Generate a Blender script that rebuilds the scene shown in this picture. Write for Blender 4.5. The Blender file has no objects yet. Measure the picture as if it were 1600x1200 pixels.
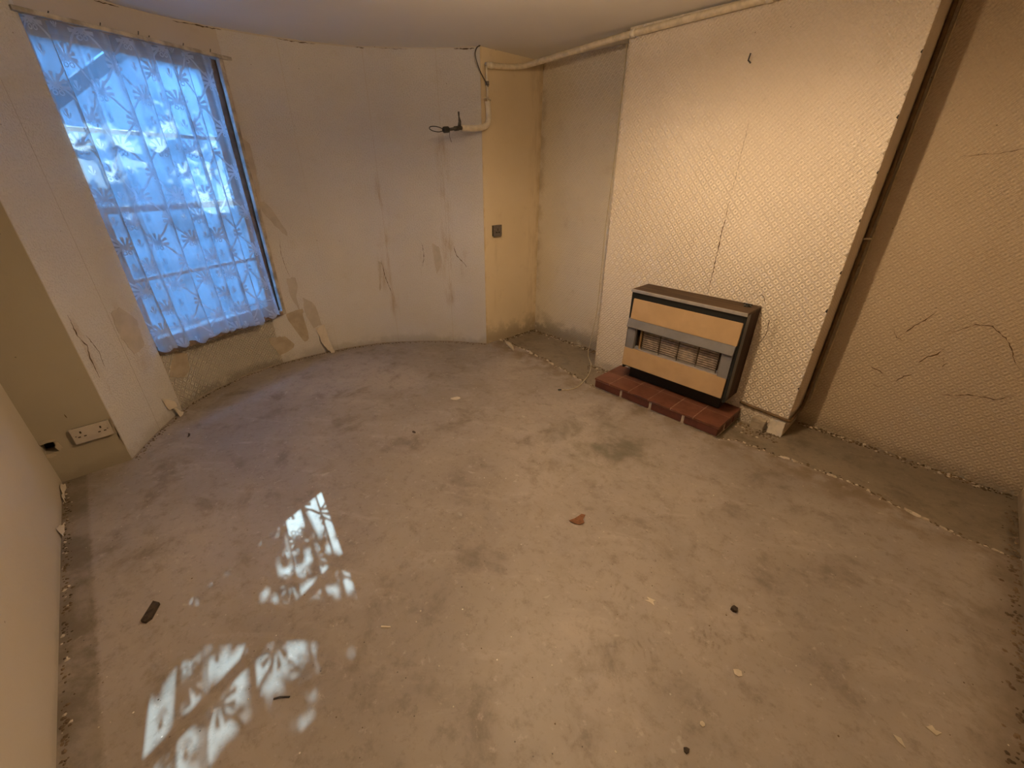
import bpy, bmesh, math, random
from mathutils import Vector, Matrix, noise as mnoise
R = random.Random(7)
PI = math.pi
sc = bpy.context.scene
col = sc.collection

# ---------------------------------------------------------------- camera, world, sun, exposure
cam_d = bpy.data.cameras.new('camera')
cam_d.sensor_width = 36.0
cam_d.lens = 648.0 / 1600.0 * 36.0
cam_d.clip_start = 0.02
cam = bpy.data.objects.new('camera', cam_d)
col.objects.link(cam)
def _ray(px, py): return Vector(((px - 800.0) / 648.0, -(py - 600.0) / 648.0, -1.0))
_Z = -_ray(790, 1862).normalized()              # vertical vanishing point
_d1 = _ray(108, 262); _d1 -= _Z * _d1.dot(_Z)   # vanishing point of the chimney wall
_X = -_d1.normalized(); _Y = _Z.cross(_X)
cam.matrix_world = Matrix.Translation((0, 0, 1.45)) @ Matrix((_X, _Y, _Z)).to_4x4()
sc.camera = cam

world = bpy.data.worlds.new('sky'); sc.world = world
world.use_nodes = True
bg = world.node_tree.nodes['Background']
bg.inputs['Color'].default_value = (0.13, 0.43, 1.0, 1)
bg.inputs['Strength'].default_value = 28.0

sun_d = bpy.data.lights.new('sun', 'SUN')
sun_d.energy = 18.0
sun_d.color = (0.62, 0.89, 1.0)
sun_d.angle = math.radians(0.25)
sun = bpy.data.objects.new('sun', sun_d); col.objects.link(sun)
sun.rotation_euler = Vector((1.45, -0.27, -1.0)).to_track_quat('-Z', 'Y').to_euler()
sun.location = (-9, 2, 6)

sc.view_settings.view_transform = 'Standard'
sc.view_settings.look = 'None'
sc.view_settings.exposure = 0.0
sc.view_settings.gamma = 1.0
sc.view_settings.use_curve_mapping = False
BULB = 1800.0
sc.cycles.use_denoising = True
sc.cycles.sample_clamp_indirect = 6.0
sc.cycles.max_bounces = 8
sc.cycles.diffuse_bounces = 5
sc.cycles.use_adaptive_sampling = True
sc.cycles.adaptive_threshold = 0.02
sc.cycles.transparent_max_bounces = 16
sc.cycles.caustics_reflective = False
sc.cycles.caustics_refractive = False

# ---------------------------------------------------------------- node helper language
NT = None
class S:
    def __init__(s, k): s.k = k
    def __add__(a, b): return m('ADD', a, b)
    def __radd__(a, b): return m('ADD', b, a)
    def __sub__(a, b): return m('SUBTRACT', a, b)
    def __rsub__(a, b): return m('SUBTRACT', b, a)
    def __mul__(a, b): return m('MULTIPLY', a, b)
    def __rmul__(a, b): return m('MULTIPLY', b, a)
    def __truediv__(a, b): return m('DIVIDE', a, b)
def setin(sock, v):
    if isinstance(v, S): NT.links.new(v.k, sock)
    else: sock.default_value = v
def m(op, *a, clamp=False):
    n = NT.nodes.new('ShaderNodeMath'); n.operation = op; n.use_clamp = clamp
    for i, v in enumerate(a): setin(n.inputs[i], v)
    return S(n.outputs[0])
def sin(a): return m('SINE', a)
def cos(a): return m('COSINE', a)
def absx(a): return m('ABSOLUTE', a)
def floorx(a): return m('FLOOR', a)
def frac(a): return m('FRACT', a)
def mn(a, b): return m('MINIMUM', a, b)
def mx(a, b): return m('MAXIMUM', a, b)
def sat(a): return m('ADD', a, 0.0, clamp=True)
def ss(a, lo, hi):
    """smooth 0..1 as a goes lo..hi (either order)"""
    n = NT.nodes.new('ShaderNodeMapRange'); n.interpolation_type = 'SMOOTHSTEP'
    setin(n.inputs['Value'], a)
    if lo <= hi: v = (lo, hi, 0.0, 1.0)
    else: v = (hi, lo, 1.0, 0.0)
    for i, x in enumerate(v): n.inputs[1 + i].default_value = x
    return S(n.outputs[0])
def vec(x, y, z=0.0):
    n = NT.nodes.new('ShaderNodeCombineXYZ')
    for i, v in enumerate((x, y, z)): setin(n.inputs[i], v)
    return S(n.outputs[0])
def sep(v):
    n = NT.nodes.new('ShaderNodeSeparateXYZ'); setin(n.inputs[0], v)
    return [S(o) for o in n.outputs]
def uvc():
    n = NT.nodes.new('ShaderNodeTexCoord'); return S(n.outputs['UV'])
def obc():
    n = NT.nodes.new('ShaderNodeTexCoord'); return S(n.outputs['Object'])
def noise(v, scale, detail=3.0, rough=0.55, dist=0.0):
    n = NT.nodes.new('ShaderNodeTexNoise'); setin(n.inputs['Vector'], v)
    n.inputs['Scale'].default_value = scale; n.inputs['Detail'].default_value = detail
    n.inputs['Roughness'].default_value = rough; n.inputs['Distortion'].default_value = dist
    return S(n.outputs[0])
def voro(v, scale, feature='F1'):
    n = NT.nodes.new('ShaderNodeTexVoronoi'); n.feature = feature
    setin(n.inputs['Vector'], v); n.inputs['Scale'].default_value = scale
    return S(n.outputs['Distance'])
def mixc(f, a, b):
    n = NT.nodes.new('ShaderNodeMix'); n.data_type = 'RGBA'
    setin(n.inputs[0], f)
    for sock, v in ((n.inputs[6], a), (n.inputs[7], b)):
        if isinstance(v, S): NT.links.new(v.k, sock)
        else: sock.default_value = (*v, 1)
    return S(n.outputs[2])
def bump(h, dist=0.002, strength=1.0, nrm=None):
    n = NT.nodes.new('ShaderNodeBump'); setin(n.inputs['Height'], h)
    n.inputs['Distance'].default_value = dist; n.inputs['Strength'].default_value = strength
    if nrm: NT.links.new(nrm.k, n.inputs['Normal'])
    return S(n.outputs[0])
def newmat(name):
    global NT
    mt = bpy.data.materials.new(name); mt.use_nodes = True
    NT = mt.node_tree
    return mt, NT.nodes['Principled BSDF']
def finish(p, c=None, rough=None, nrm=None, metal=None, spec=None):
    if c is not None:
        if isinstance(c, S): NT.links.new(c.k, p.inputs['Base Color'])
        else: p.inputs['Base Color'].default_value = (*c, 1)
    if rough is not None: setin(p.inputs['Roughness'], rough)
    if nrm is not None: NT.links.new(nrm.k, p.inputs['Normal'])
    if metal is not None: p.inputs['Metallic'].default_value = metal
    if spec is not None: p.inputs['Specular IOR Level'].default_value = spec

def plain(name, c, rough=0.6, metal=0.0, var=0.12, scale=25.0, bmp=0.0, c2=None, spec=0.4):
    """a painted / moulded surface with a little procedural variation"""
    mt, p = newmat(name)
    v = obc(); n = noise(v, scale, 4)
    d = c2 if c2 else tuple(x * (1 - 2 * var) for x in c)
    cc = mixc(ss(n, 0.35, 0.7), c, d)
    finish(p, cc, rough, bump(n, 0.002, bmp) if bmp else None, metal, spec)
    return mt

def wall_mat(name, base, weave=0.0, chip=0.0, mould=0.5, mould_h=0.16, blot=0.25, stains=(), edges=(), dirt=(0.36, 0.265, 0.165), tint=None, weave_zone=None):
    mt, p = newmat(name)
    uv = uvc(); u, v, _ = sep(uv)
    n1 = noise(uv, 1.3, 4); n2 = noise(uv, 7.0, 5, 0.62); n3 = noise(uv, 60.0, 3)
    c = mixc(ss(n1, 0.35, 0.72) * 0.5, base, tuple(b * f for b, f in zip(base, (0.86, 0.83, 0.76))))
    c = mixc(ss(n2, 0.56, 0.80) * blot, c, dirt)
    # mould and damp tide at the foot of the wall
    low = ss(v, mould_h, 0.0)
    mo = sat(low * ss(n2 + low * 0.25, 0.50, 0.72) * mould)
    c = mixc(mo * 0.7, c, (0.16, 0.13, 0.095))
    sp = ss(voro(vec(u, v), 55.0), 0.16, 0.05) * ss(n2, 0.56, 0.66) * ss(v, mould_h * 4, 0.0)
    c = mixc(sp * mould, c, (0.06, 0.05, 0.04))
    for (u0, w, v0, v1, k) in stains:      # run marks of old leaks: their own place on the wall
        wob = u + (noise(vec(u * 0.0, v), 5.0, 2) - 0.5) * 0.05
        g = ss(absx(wob - u0), w, 0.0) * ss(v, v0, v0 + 0.15) * ss(v, v1, v1 - 0.15)
        g = g * ss(noise(vec(u * 14.0, v * 2.5), 1.6, 4), 0.42, 0.75) * (k * 0.85)
        c = mixc(sat(g), c, dirt)
    for (u0, w, k, cc) in edges:           # noise-broken tint along given corners and edges
        g = ss(absx(u - u0), w, 0.0) * ss(n2, 0.40, 0.62) * k
        c = mixc(sat(g), c, cc)
    spk = ss(voro(vec(u + 3.1, v), 9.0), 0.035, 0.015)
    c = mixc(spk * 0.7, c, (0.10, 0.07, 0.04))
    h = n3 * 0.25 + n2 * 0.3
    if weave:
        a = u / 0.044 + (n2 - 0.5) * 0.12; b = v / 0.025
        row = floorx(b)
        tri = absx(frac(a + row * 0.5) - 0.5) * 2.0
        wv = sin((b + tri) * (2 * PI)) * 0.7 + sin((b * 2.0 - tri * 2.0) * (2 * PI)) * 0.3
        wv = wv * ss(n1, 0.22, 0.42)
        if weave_zone:
            wv = wv * ss(v, weave_zone + 0.15, weave_zone - 0.1)
        h = h + wv * weave
        c = mixc(sat(wv * -0.10 * min(1.0, weave)), c, (0.35, 0.27, 0.17))
    if chip:
        ch = noise(vec(u, v), 95.0, 2, 0.6)
        h = h + ss(ch, 0.45, 0.70) * chip
    finish(p, c, 0.75, bump(h, 0.0032, 1.0), spec=0.25)
    return mt

CREAM = (0.76, 0.68, 0.585)
M = {}
M['breast'] = wall_mat('wallpaper_breast', CREAM, weave=0.70, mould=0.6, mould_h=0.14, blot=0.10,
                       stains=((-1.21, 0.05, 0.75, 1.25, 0.35), (-0.62, 0.10, 0.0, 0.75, 0.5)), edges=((-1.84, 0.02, 0.5, (0.5, 0.4, 0.28)),))
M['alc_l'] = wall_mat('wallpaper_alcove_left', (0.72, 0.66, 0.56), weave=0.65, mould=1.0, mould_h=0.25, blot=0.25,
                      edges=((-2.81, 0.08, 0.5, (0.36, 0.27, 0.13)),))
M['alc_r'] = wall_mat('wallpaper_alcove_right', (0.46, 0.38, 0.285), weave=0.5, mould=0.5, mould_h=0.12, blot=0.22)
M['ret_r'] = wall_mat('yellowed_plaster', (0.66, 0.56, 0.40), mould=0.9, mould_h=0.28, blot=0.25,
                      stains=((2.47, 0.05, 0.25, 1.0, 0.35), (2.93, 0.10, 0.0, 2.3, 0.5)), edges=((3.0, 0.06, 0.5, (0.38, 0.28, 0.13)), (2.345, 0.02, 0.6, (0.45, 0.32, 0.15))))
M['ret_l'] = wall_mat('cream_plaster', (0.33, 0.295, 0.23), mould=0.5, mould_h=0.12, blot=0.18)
M['left'] = wall_mat('cream_paint', (0.50, 0.45, 0.38), mould=0.35, mould_h=0.06, blot=0.08)
M['right'] = wall_mat('tan_paint', (0.55, 0.45, 0.32), mould=1.0, mould_h=0.10, blot=0.25)
M['bay'] = wall_mat('bay_plaster', (0.50, 0.45, 0.39), mould=0.8, mould_h=0.1, blot=0.35)
M['paper'] = wall_mat('bay_paper', (0.57, 0.55, 0.53), chip=0.75, mould=0.5, mould_h=0.14, blot=0.16,
                      stains=((2.405, 0.06, 0.2, 1.45, 1.0), (2.92, 0.07, 0.3, 1.75, 1.0), (2.33, 0.05, 0.45, 0.85, 1.1), (2.70, 0.05, 0.55, 0.92, 0.9), (2.83, 0.06, 0.6, 0.95, 0.9), (3.05, 0.05, 0.55, 0.9, 0.8), (0.40, 0.12, 0.3, 0.85, 0.6), (0.06, 0.04, 0.3, 0.85, 1.0)))
M['paper_weave'] = wall_mat('bay_paper_under_window', (0.56, 0.52, 0.46), weave=1.5, mould=0.8, mould_h=0.12, blot=0.25)

def ceiling_mat():
    mt, p = newmat('ceiling_paint')
    v = obc(); n = noise(v, 1.1, 4); n2 = noise(v, 18, 4)
    c = mixc(ss(n, 0.3, 0.75) * 0.35, (0.76, 0.75, 0.73), (0.66, 0.64, 0.60))
    finish(p, c, 0.7, bump(n2, 0.002, 0.35), spec=0.2)
    return mt
M['ceiling'] = ceiling_mat()

def floor_mat(name, base_a, base_b, dark, wet=True):
    mt, p = newmat(name)
    o = obc(); x, y, z = sep(o)
    v = vec(x, y)
    big = noise(v, 0.9, 5, 0.6, 0.4); mid = noise(v, 4.5, 6, 0.65, 0.3); fine = noise(v, 42.0, 5, 0.7)
    sm = noise(vec(x * 1.0 + y * 0.8, y * 3.0 - x * 2.4), 2.2, 6, 0.62, 0.6)   # trowel smears
    c = mixc(ss(big, 0.32, 0.68), base_a, base_b)
    c = mixc(ss(sm, 0.52, 0.75) * 0.4, c, tuple(min(1, b * 1.28) for b in base_a))
    c = mixc(ss(mid, 0.50, 0.74) * 0.70, c, dark)
    c = mixc(ss(fine, 0.52, 0.75) * 0.45, c, dark)
    c = mixc(ss(noise(v, 15.0, 7, 0.72), 0.50, 0.70) * 0.45, c, dark)
    c = mixc(ss(noise(vec(x + 3.0, y - 2.0), 24.0, 6, 0.72), 0.57, 0.72) * 0.45, c, tuple(min(1, b * 1.45) for b in base_a))
    if wet:
        # the dark patch before the hearth, grimy old carpet-grip line along the left wall and bay foot, shoe marks
        st = ss(m('SQRT', (x + 1.10) * (x + 1.10) + (y - 1.80) * (y - 1.80) * 1.4), 0.48, 0.05)
        c = mixc(st * ss(mid, 0.36, 0.60) * 0.75, c, (0.115, 0.105, 0.075))
        gl = ss(y + (fine - 0.5) * 0.05, -0.425, -0.445)
        c = mixc(gl * (0.35 + 0.45 * ss(mid, 0.4, 0.6)), c, (0.12, 0.095, 0.06))
        br = ss(y + (mid - 0.5) * 0.25, 2.15, 2.48)
        c = mixc(br * 0.85 * ss(noise(v, 9.0, 4), 0.35, 0.6), c, (0.16, 0.115, 0.065))
        rr = ss(x + (mid - 0.5) * 0.3, 0.42, 0.62)
        c = mixc(rr * 0.7, c, (0.13, 0.095, 0.055))
        for (fx, fy, ang, k) in ((-0.16, 1.12, 0.5, 0.9), (-0.30, 0.93, 1.0, 0.6), (-0.46, 1.05, 0.2, 0.5), (-0.05, 1.22, 0.8, 0.35)):
            ca, sa = math.cos(ang), math.sin(ang)
            a = (x - fx) * ca + (y - fy) * sa; b = (y - fy) * ca - (x - fx) * sa
            g = ss(m('SQRT', a * a + b * b * 2.5), 0.085, 0.03) * ss(sin(a * 300.0 + sin(b * 90.0)), -0.1, 0.6)
            c = mixc(g * (k * 0.45) * ss(fine, 0.42, 0.6), c, (0.10, 0.075, 0.045))
        pale = ss(noise(vec(x * 1.0 + 7.0, y), 15.0, 3, 0.5, 0.8), 0.70, 0.76)
        c = mixc(pale * 0.3, c, (0.52, 0.48, 0.43))
    dk = ss(voro(v, 26.0), 0.075, 0.03) * ss(noise(v, 2.2, 2), 0.47, 0.55)
    c = mixc(dk * 0.9, c, (0.05, 0.04, 0.03))
    wh = ss(voro(vec(x + 5.3, y + 1.7), 17.0), 0.060, 0.030) * ss(noise(v, 3.1, 2), 0.50, 0.58)
    c = mixc(wh * 0.9, c, (0.75, 0.70, 0.62))
    h = mid * 0.35 + fine * 0.25 + sm * 0.3
    rough = 0.38 + mid * 0.28
    finish(p, c, rough, bump(h, 0.004, 0.30), spec=0.45)
    return mt
M['screed'] = floor_mat('screed_concrete', (0.335, 0.29, 0.255), (0.235, 0.20, 0.172), (0.130, 0.103, 0.080))
M['slab'] = floor_mat('old_slab_concrete', (0.235, 0.195, 0.145), (0.165, 0.135, 0.095), (0.09, 0.068, 0.045), wet=False)

M['plaster_bare'] = plain('bare_brown_plaster', (0.47, 0.42, 0.36), 0.85, var=0.07, scale=14, bmp=0.4)
M['plaster_dark'] = plain('old_tan_paper', (0.41, 0.345, 0.26), 0.85, var=0.1, scale=18, bmp=0.4)
M['flap'] = plain('curled_paper', (0.56, 0.50, 0.42), 0.8, var=0.08, scale=12)
M['white_paint'] = plain('old_white_paint', (0.72, 0.66, 0.55), 0.45, var=0.10, scale=22, bmp=0.15)
M['cream_pipe'] = plain('cream_painted_pipe', (0.68, 0.60, 0.46), 0.45, var=0.12, scale=30)
M['brown_pipe'] = plain('dark_brown_pipe', (0.15, 0.09, 0.04), 0.55, var=0.2, scale=30)
M['dark_metal'] = plain('tarnished_metal', (0.09, 0.085, 0.08), 0.45, metal=0.6, var=0.25, scale=60)
M['grey_metal'] = plain('grey_metal', (0.20, 0.18, 0.165), 0.45, metal=0.5, var=0.15, scale=60)
M['black'] = plain('black_enamel', (0.013, 0.015, 0.016), 0.32, var=0.1)
M['rubber'] = plain('black_rubber', (0.02, 0.02, 0.02), 0.6)
M['void'] = plain('dark_hole', (0.03, 0.024, 0.018), 0.95)
M['socket_white'] = plain('ivory_plastic', (0.43, 0.385, 0.33), 0.4, var=0.06)
M['gap'] = plain('dark_gap_dirt', (0.055, 0.042, 0.03), 0.95, var=0.25)
M['crack'] = plain('crack_dirt', (0.12, 0.072, 0.034), 0.95, var=0.25, scale=60)
M['tan_panel'] = plain('tan_enamel_panel', (0.45, 0.31, 0.17), 0.34, var=0.06, scale=9, c2=(0.40, 0.275, 0.15))
M['fire_grey'] = plain('grey_enamel', (0.19, 0.187, 0.195), 0.35, var=0.08, scale=12)
M['trim_grey'] = plain('satin_aluminium', (0.50, 0.48, 0.46), 0.35, metal=0.6, var=0.08)
M['grille'] = plain('grille_wire', (0.16, 0.12, 0.085), 0.35, metal=0.8, var=0.2, scale=80)
M['brass'] = plain('burnished_brass', (0.62, 0.42, 0.20), 0.3, metal=0.9, var=0.12)
M['radiant'] = plain('pale_radiant_clay', (0.66, 0.56, 0.46), 0.85, var=0.2, scale=40, bmp=0.5)
M['mortar'] = plain('pale_mortar', (0.52, 0.44, 0.35), 0.9, var=0.2, scale=35, bmp=0.5)
M['grout'] = plain('pinkish_grout', (0.36, 0.24, 0.17), 0.9, var=0.2, scale=35)
M['crumb_brown'] = plain('brown_grit', (0.17, 0.12, 0.07), 0.9, var=0.35, scale=9)
M['crumb_white'] = plain('plaster_crumb', (0.55, 0.48, 0.385), 0.9, var=0.15, scale=12)
M['leaf'] = plain('rust_brown_flake', (0.20, 0.085, 0.035), 0.7, var=0.2, scale=40)
M['dark_chip'] = plain('dark_bark', (0.055, 0.038, 0.026), 0.8, var=0.3, scale=50)
M['cable_cream'] = plain('cream_cable', (0.50, 0.42, 0.28), 0.5)
M['frame_wood'] = plain('brown_window_wood', (0.22, 0.16, 0.115), 0.6, var=0.2, scale=20)
M['sash_wood'] = plain('white_sash_paint', (0.62, 0.60, 0.58), 0.5, var=0.1, scale=20)
M['batten'] = plain('old_cream_batten', (0.48, 0.44, 0.39), 0.6, var=0.25, scale=15)
M['out_wall'] = plain('painted_area_wall', (0.17, 0.175, 0.185), 0.85, var=0.3, scale=4, bmp=0.4)
M['out_ground'] = plain('outside_paving', (0.22, 0.22, 0.22), 0.9, var=0.25, scale=5)
M['rail_metal'] = plain('black_railing_paint', (0.04, 0.04, 0.045), 0.5)
M['leaf_green'] = plain('green_leaves', (0.10, 0.16, 0.06), 0.5, var=0.3, scale=9)

def wood_mat(name, a, b, axis=0):
    mt, p = newmat(name)
    x, y, z = sep(obc())
    q = (x, y, z)
    w = vec(q[0] * (2.0 if axis == 0 else 40.0), q[1] * 40.0, q[2] * (2.0 if axis == 2 else 40.0))
    n = noise(w, 1.0, 5, 0.6, 0.5)
    finish(p, mixc(ss(n, 0.35, 0.65), a, b), 0.62, spec=0.15)
    return mt
M['top_wood'] = wood_mat('teak_veneer_top', (0.095, 0.060, 0.034), (0.05, 0.031, 0.018), 0)
M['side_wood'] = wood_mat('teak_veneer_side', (0.060, 0.030, 0.016), (0.028, 0.014, 0.008), 2)

def tile_mat(name, a, b):
    mt, p = newmat(name)
    v = obc(); n = noise(v, 11, 5, 0.6); f = noise(v, 90, 3)
    finish(p, mixc(ss(n, 0.35, 0.68), a, b), 0.42 + n * 0.2, bump(f, 0.0015, 0.4), spec=0.4)
    return mt
M['tile'] = tile_mat('red_quarry_tile', (0.155, 0.058, 0.034), (0.115, 0.042, 0.026))
M['tile2'] = tile_mat('red_quarry_tile_worn', (0.18, 0.070, 0.042), (0.13, 0.050, 0.030))
M['brick'] = tile_mat('dark_red_brick', (0.11, 0.034, 0.023), (0.075, 0.025, 0.018))

def glass_mat():
    mt, p = newmat('window_glass')
    NT.nodes.remove(p)
    t = NT.nodes.new('ShaderNodeBsdfTransparent'); g = NT.nodes.new('ShaderNodeBsdfGlossy')
    t.inputs[0].default_value = (0.93, 0.95, 0.96, 1); g.inputs['Roughness'].default_value = 0.02
    mx_ = NT.nodes.new('ShaderNodeMixShader'); mx_.inputs[0].default_value = 0.05
    NT.links.new(t.outputs[0], mx_.inputs[1]); NT.links.new(g.outputs[0], mx_.inputs[2])
    NT.links.new(mx_.outputs[0], NT.nodes['Material Output'].inputs[0])
    return mt
M['glass'] = glass_mat()

def lace_mat():
    mt, p = newmat('white_lace_net')
    NT.nodes.remove(p)
    u, v, _ = sep(uvc())
    PU, PV = 0.125, 0.25
    i = floorx(u / PU); fu = u - i * PU                       # column and place in it
    par = absx(m('MODULO', i + 40.0, 2.0)); sg = 1.0 - par * 2.0
    ph = v * (2 * PI / PV)
    sw = sin(ph) * sg
    # the winding stems at both sides of the column
    swv = (sin(ph) + sin(ph * 3.0) * -0.12) * sg * (0.34 * PU)
    dl = absx(fu - swv); dr = absx(PU - fu - swv)
    stem = ss(mn(dl, dr), 0.0085, 0.006)
    # palmette in the wide belly of each column (half-drop repeat)
    vc = (0.75 * PV) * (1.0 - 0.0) - (PV * 0.5) * (1.0 - par)
    fv = m('MODULO', v + 10 * PV - vc + PV * 0.5, PV) - PV * 0.5
    px = fu - PU * 0.5; py = fv + 0.012
    r = m('SQRT', px * px + py * py); th = m('ARCTAN2', px, py)
    pet = cos(th * 11.0)
    fan = ss(r, 0.060, 0.055) * ss(pet, -0.55, -0.15) * ss(py, -0.024, -0.016) 
    fan = mx(fan, ss(r, 0.018, 0.014))
    fan = fan * ss(r + pet * -0.006, 0.062, 0.056)
    ax = absx(px)
    r2 = m('SQRT', (ax - 0.013) * (ax - 0.013) + (py + 0.030) * (py + 0.030))
    scroll = ss(absx(r2 - 0.009), 0.0038, 0.0020)
    # second small leaf in the narrow waist
    fv2 = m('MODULO', v + 10 * PV - vc, PV) - PV * 0.5
    r3 = m('SQRT', px * px * 2.4 + fv2 * fv2)
    leaf = ss(r3, 0.026, 0.021) * ss(cos(m('ARCTAN2', px, fv2 + 0.02) * 9.0), -0.5, 0.0)
    mot = mx(mx(stem, fan), mx(scroll, leaf))
    net = 0.5 + 0.5 * sin(u * 2600.0) * sin(v * 2600.0)
    ground = 0.38 + net * 0.06
    hem = ss(v, 0.555, 0.545) * ss(absx(v - 0.552), 0.0, 0.001)
    band = mx(ss(absx(v - 0.555), 0.005, 0.003), ss(v, 1.995, 2.015) * 0.5)
    al = mx(ground, mx(mot * 0.93, mx(band * 0.95, ss(v, 0.55, 0.54) * 0.62)))
    d = NT.nodes.new('ShaderNodeBsdfDiffuse'); t = NT.nodes.new('ShaderNodeBsdfTranslucent'); tr = NT.nodes.new('ShaderNodeBsdfTransparent')
    d.inputs[0].default_value = (0.52, 0.56, 0.62, 1); t.inputs[0].default_value = (0.46, 0.50, 0.55, 1)
    a = NT.nodes.new('ShaderNodeMixShader'); a.inputs[0].default_value = 0.5
    NT.links.new(d.outputs[0], a.inputs[1]); NT.links.new(t.outputs[0], a.inputs[2])
    geo = NT.nodes.new('ShaderNodeNewGeometry'); dp = NT.nodes.new('ShaderNodeVectorMath'); dp.operation = 'DOT_PRODUCT'
    NT.links.new(geo.outputs['Normal'], dp.inputs[0]); NT.links.new(geo.outputs['Incoming'], dp.inputs[1])
    cs = mx(absx(S(dp.outputs['Value'])), 0.12)
    al = 1.0 - m('POWER', 1.0 - mn(al, 0.97), 1.0 / cs if False else m('DIVIDE', 1.0, cs))
    b = NT.nodes.new('ShaderNodeMixShader'); setin(b.inputs[0], sat(al))
    NT.links.new(tr.outputs[0], b.inputs[1]); NT.links.new(a.outputs[0], b.inputs[2])
    NT.links.new(b.outputs[0], NT.nodes['Material Output'].inputs[0])
    return mt
M['lace'] = lace_mat()

def shade_mat():
    mt, p = newmat('parchment_shade')
    NT.nodes.remove(p)
    d = NT.nodes.new('ShaderNodeBsdfDiffuse'); t = NT.nodes.new('ShaderNodeBsdfTranslucent')
    n = noise(obc(), 40, 3)
    c = mixc(n, (0.86, 0.79, 0.66), (0.80, 0.72, 0.58))
    NT.links.new(c.k, d.inputs[0]); NT.links.new(c.k, t.inputs[0])
    a = NT.nodes.new('ShaderNodeMixShader'); a.inputs[0].default_value = 0.55
    NT.links.new(d.outputs[0], a.inputs[1]); NT.links.new(t.outputs[0], a.inputs[2])
    NT.links.new(a.outputs[0], NT.nodes['Material Output'].inputs[0])
    return mt
M['shade'] = shade_mat()
def bulb_mat():
    mt, p = newmat('lit_bulb')
    p.inputs['Base Color'].default_value = (1, 0.9, 0.75, 1)
    p.inputs['Emission Color'].default_value = (1.0, 0.70, 0.405, 1)
    p.inputs['Emission Strength'].default_value = BULB
    return mt
M['bulb'] = bulb_mat()

# ---------------------------------------------------------------- mesh helpers
def link(name, bm, mat, parent=None, smooth=False, kind=None):
    me = bpy.data.meshes.new(name)
    bmesh.ops.recalc_face_normals(bm, faces=bm.faces[:]) if kind != 'raw' else None
    bm.to_mesh(me); bm.free()
    if smooth:
        for f in me.polygons: f.use_smooth = True
    o = bpy.data.objects.new(name, me); col.objects.link(o)
    me.materials.append(M[mat] if isinstance(mat, str) else mat)
    if parent: o.parent = parent
    return o
def tag(o, label, cat, group=None):
    o['label'] = label; o['category'] = cat
    if group: o['group'] = group
    return o
def struct(o, label=None):
    o['kind'] = 'structure'
    if label: o['label'] = label
    return o
def empty(name, loc=(0, 0, 0)):
    o = bpy.data.objects.new(name, None); o.empty_display_size = 0.05
    col.objects.link(o); o.location = loc
    return o
def adopt(child, parent):
    """parent while keeping the world place"""
    child.parent = parent
    child.matrix_parent_inverse = Matrix.Translation(parent.location).inverted()
    return child
def uv_planar(bm, fu):
    L = bm.loops.layers.uv.verify()
    for f in bm.faces:
        for l in f.loops: l[L].uv = fu(l.vert.co, f)
def bbox(bm, x0, x1, y0, y1, z0, z1, bev=0.0, seg=2):
    vs = [bm.verts.new((x, y, z)) for x in (x0, x1) for y in (y0, y1) for z in (z0, z1)]
    q = ((0, 1, 3, 2), (4, 6, 7, 5), (0, 4, 5, 1), (2, 3, 7, 6), (0, 2, 6, 4), (1, 5, 7, 3))
    fs = [bm.faces.new([vs[i] for i in f]) for f in q]
    if bev:
        es = list({e for f in fs for e in f.edges})
        bmesh.ops.bevel(bm, geom=es, offset=bev, segments=seg, affect='EDGES', profile=0.6)
    return vs
def box(name, x0, x1, y0, y1, z0, z1, mat, parent=None, bev=0.0):
    bm = bmesh.new(); bbox(bm, x0, x1, y0, y1, z0, z1, bev)
    o = link(name, bm, mat)
    if parent: adopt(o, parent)
    return o
def wuv(co, f):
    n = f.normal
    if abs(n.x) > abs(n.y): return (co.y, co.z)
    return (co.x, co.z)
def wall(name, x0, x1, y0, y1, z0, z1, mat):
    bm = bmesh.new(); bbox(bm, x0, x1, y0, y1, z0, z1)
    bm.normal_update(); uv_planar(bm, wuv)
    return struct(link(name, bm, mat))
def prism(bm, prof, x0, x1):
    """profile in (y,z) swept along x"""
    a = [bm.verts.new((x0, y, z)) for y, z in prof]; b = [bm.verts.new((x1, y, z)) for y, z in prof]
    n = len(prof)
    bm.faces.new(a); bm.faces.new(b[::-1])
    for i in range(n): bm.faces.new((a[i], b[i], b[(i + 1) % n], a[(i + 1) % n]))
def part_prism(name, prof, x0, x1, mat, parent, bev=0.0):
    bm = bmesh.new(); prism(bm, prof, x0, x1)
    if bev: bmesh.ops.bevel(bm, geom=bm.edges[:], offset=bev, segments=2, affect='EDGES')
    return adopt(link(name, bm, mat), parent)
def tube_bm(bm, pts, rad, seg=10, caps=True):
    pts = [Vector(p) for p in pts]
    rads = rad if isinstance(rad, (list, tuple)) else [rad] * len(pts)
    rings = []; up = None
    for i, p in enumerate(pts):
        t = ((pts[min(i + 1, len(pts) - 1)] - p).normalized() + (p - pts[max(i - 1, 0)]).normalized()).normalized()
        if up is None:
            up = Vector((0, 0, 1)) if abs(t.z) < 0.9 else Vector((1, 0, 0))
        up = (up - t * up.dot(t)).normalized(); sd = t.cross(up)
        rings.append([bm.verts.new(p + (up * math.cos(a) + sd * math.sin(a)) * rads[i]) for a in [2 * PI * k / seg for k in range(seg)]])
    for a, b in zip(rings, rings[1:]):
        for k in range(seg): bm.faces.new((a[k], a[(k + 1) % seg], b[(k + 1) % seg], b[k]))
    if caps: bm.faces.new(rings[0][::-1]); bm.faces.new(rings[-1])
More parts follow.
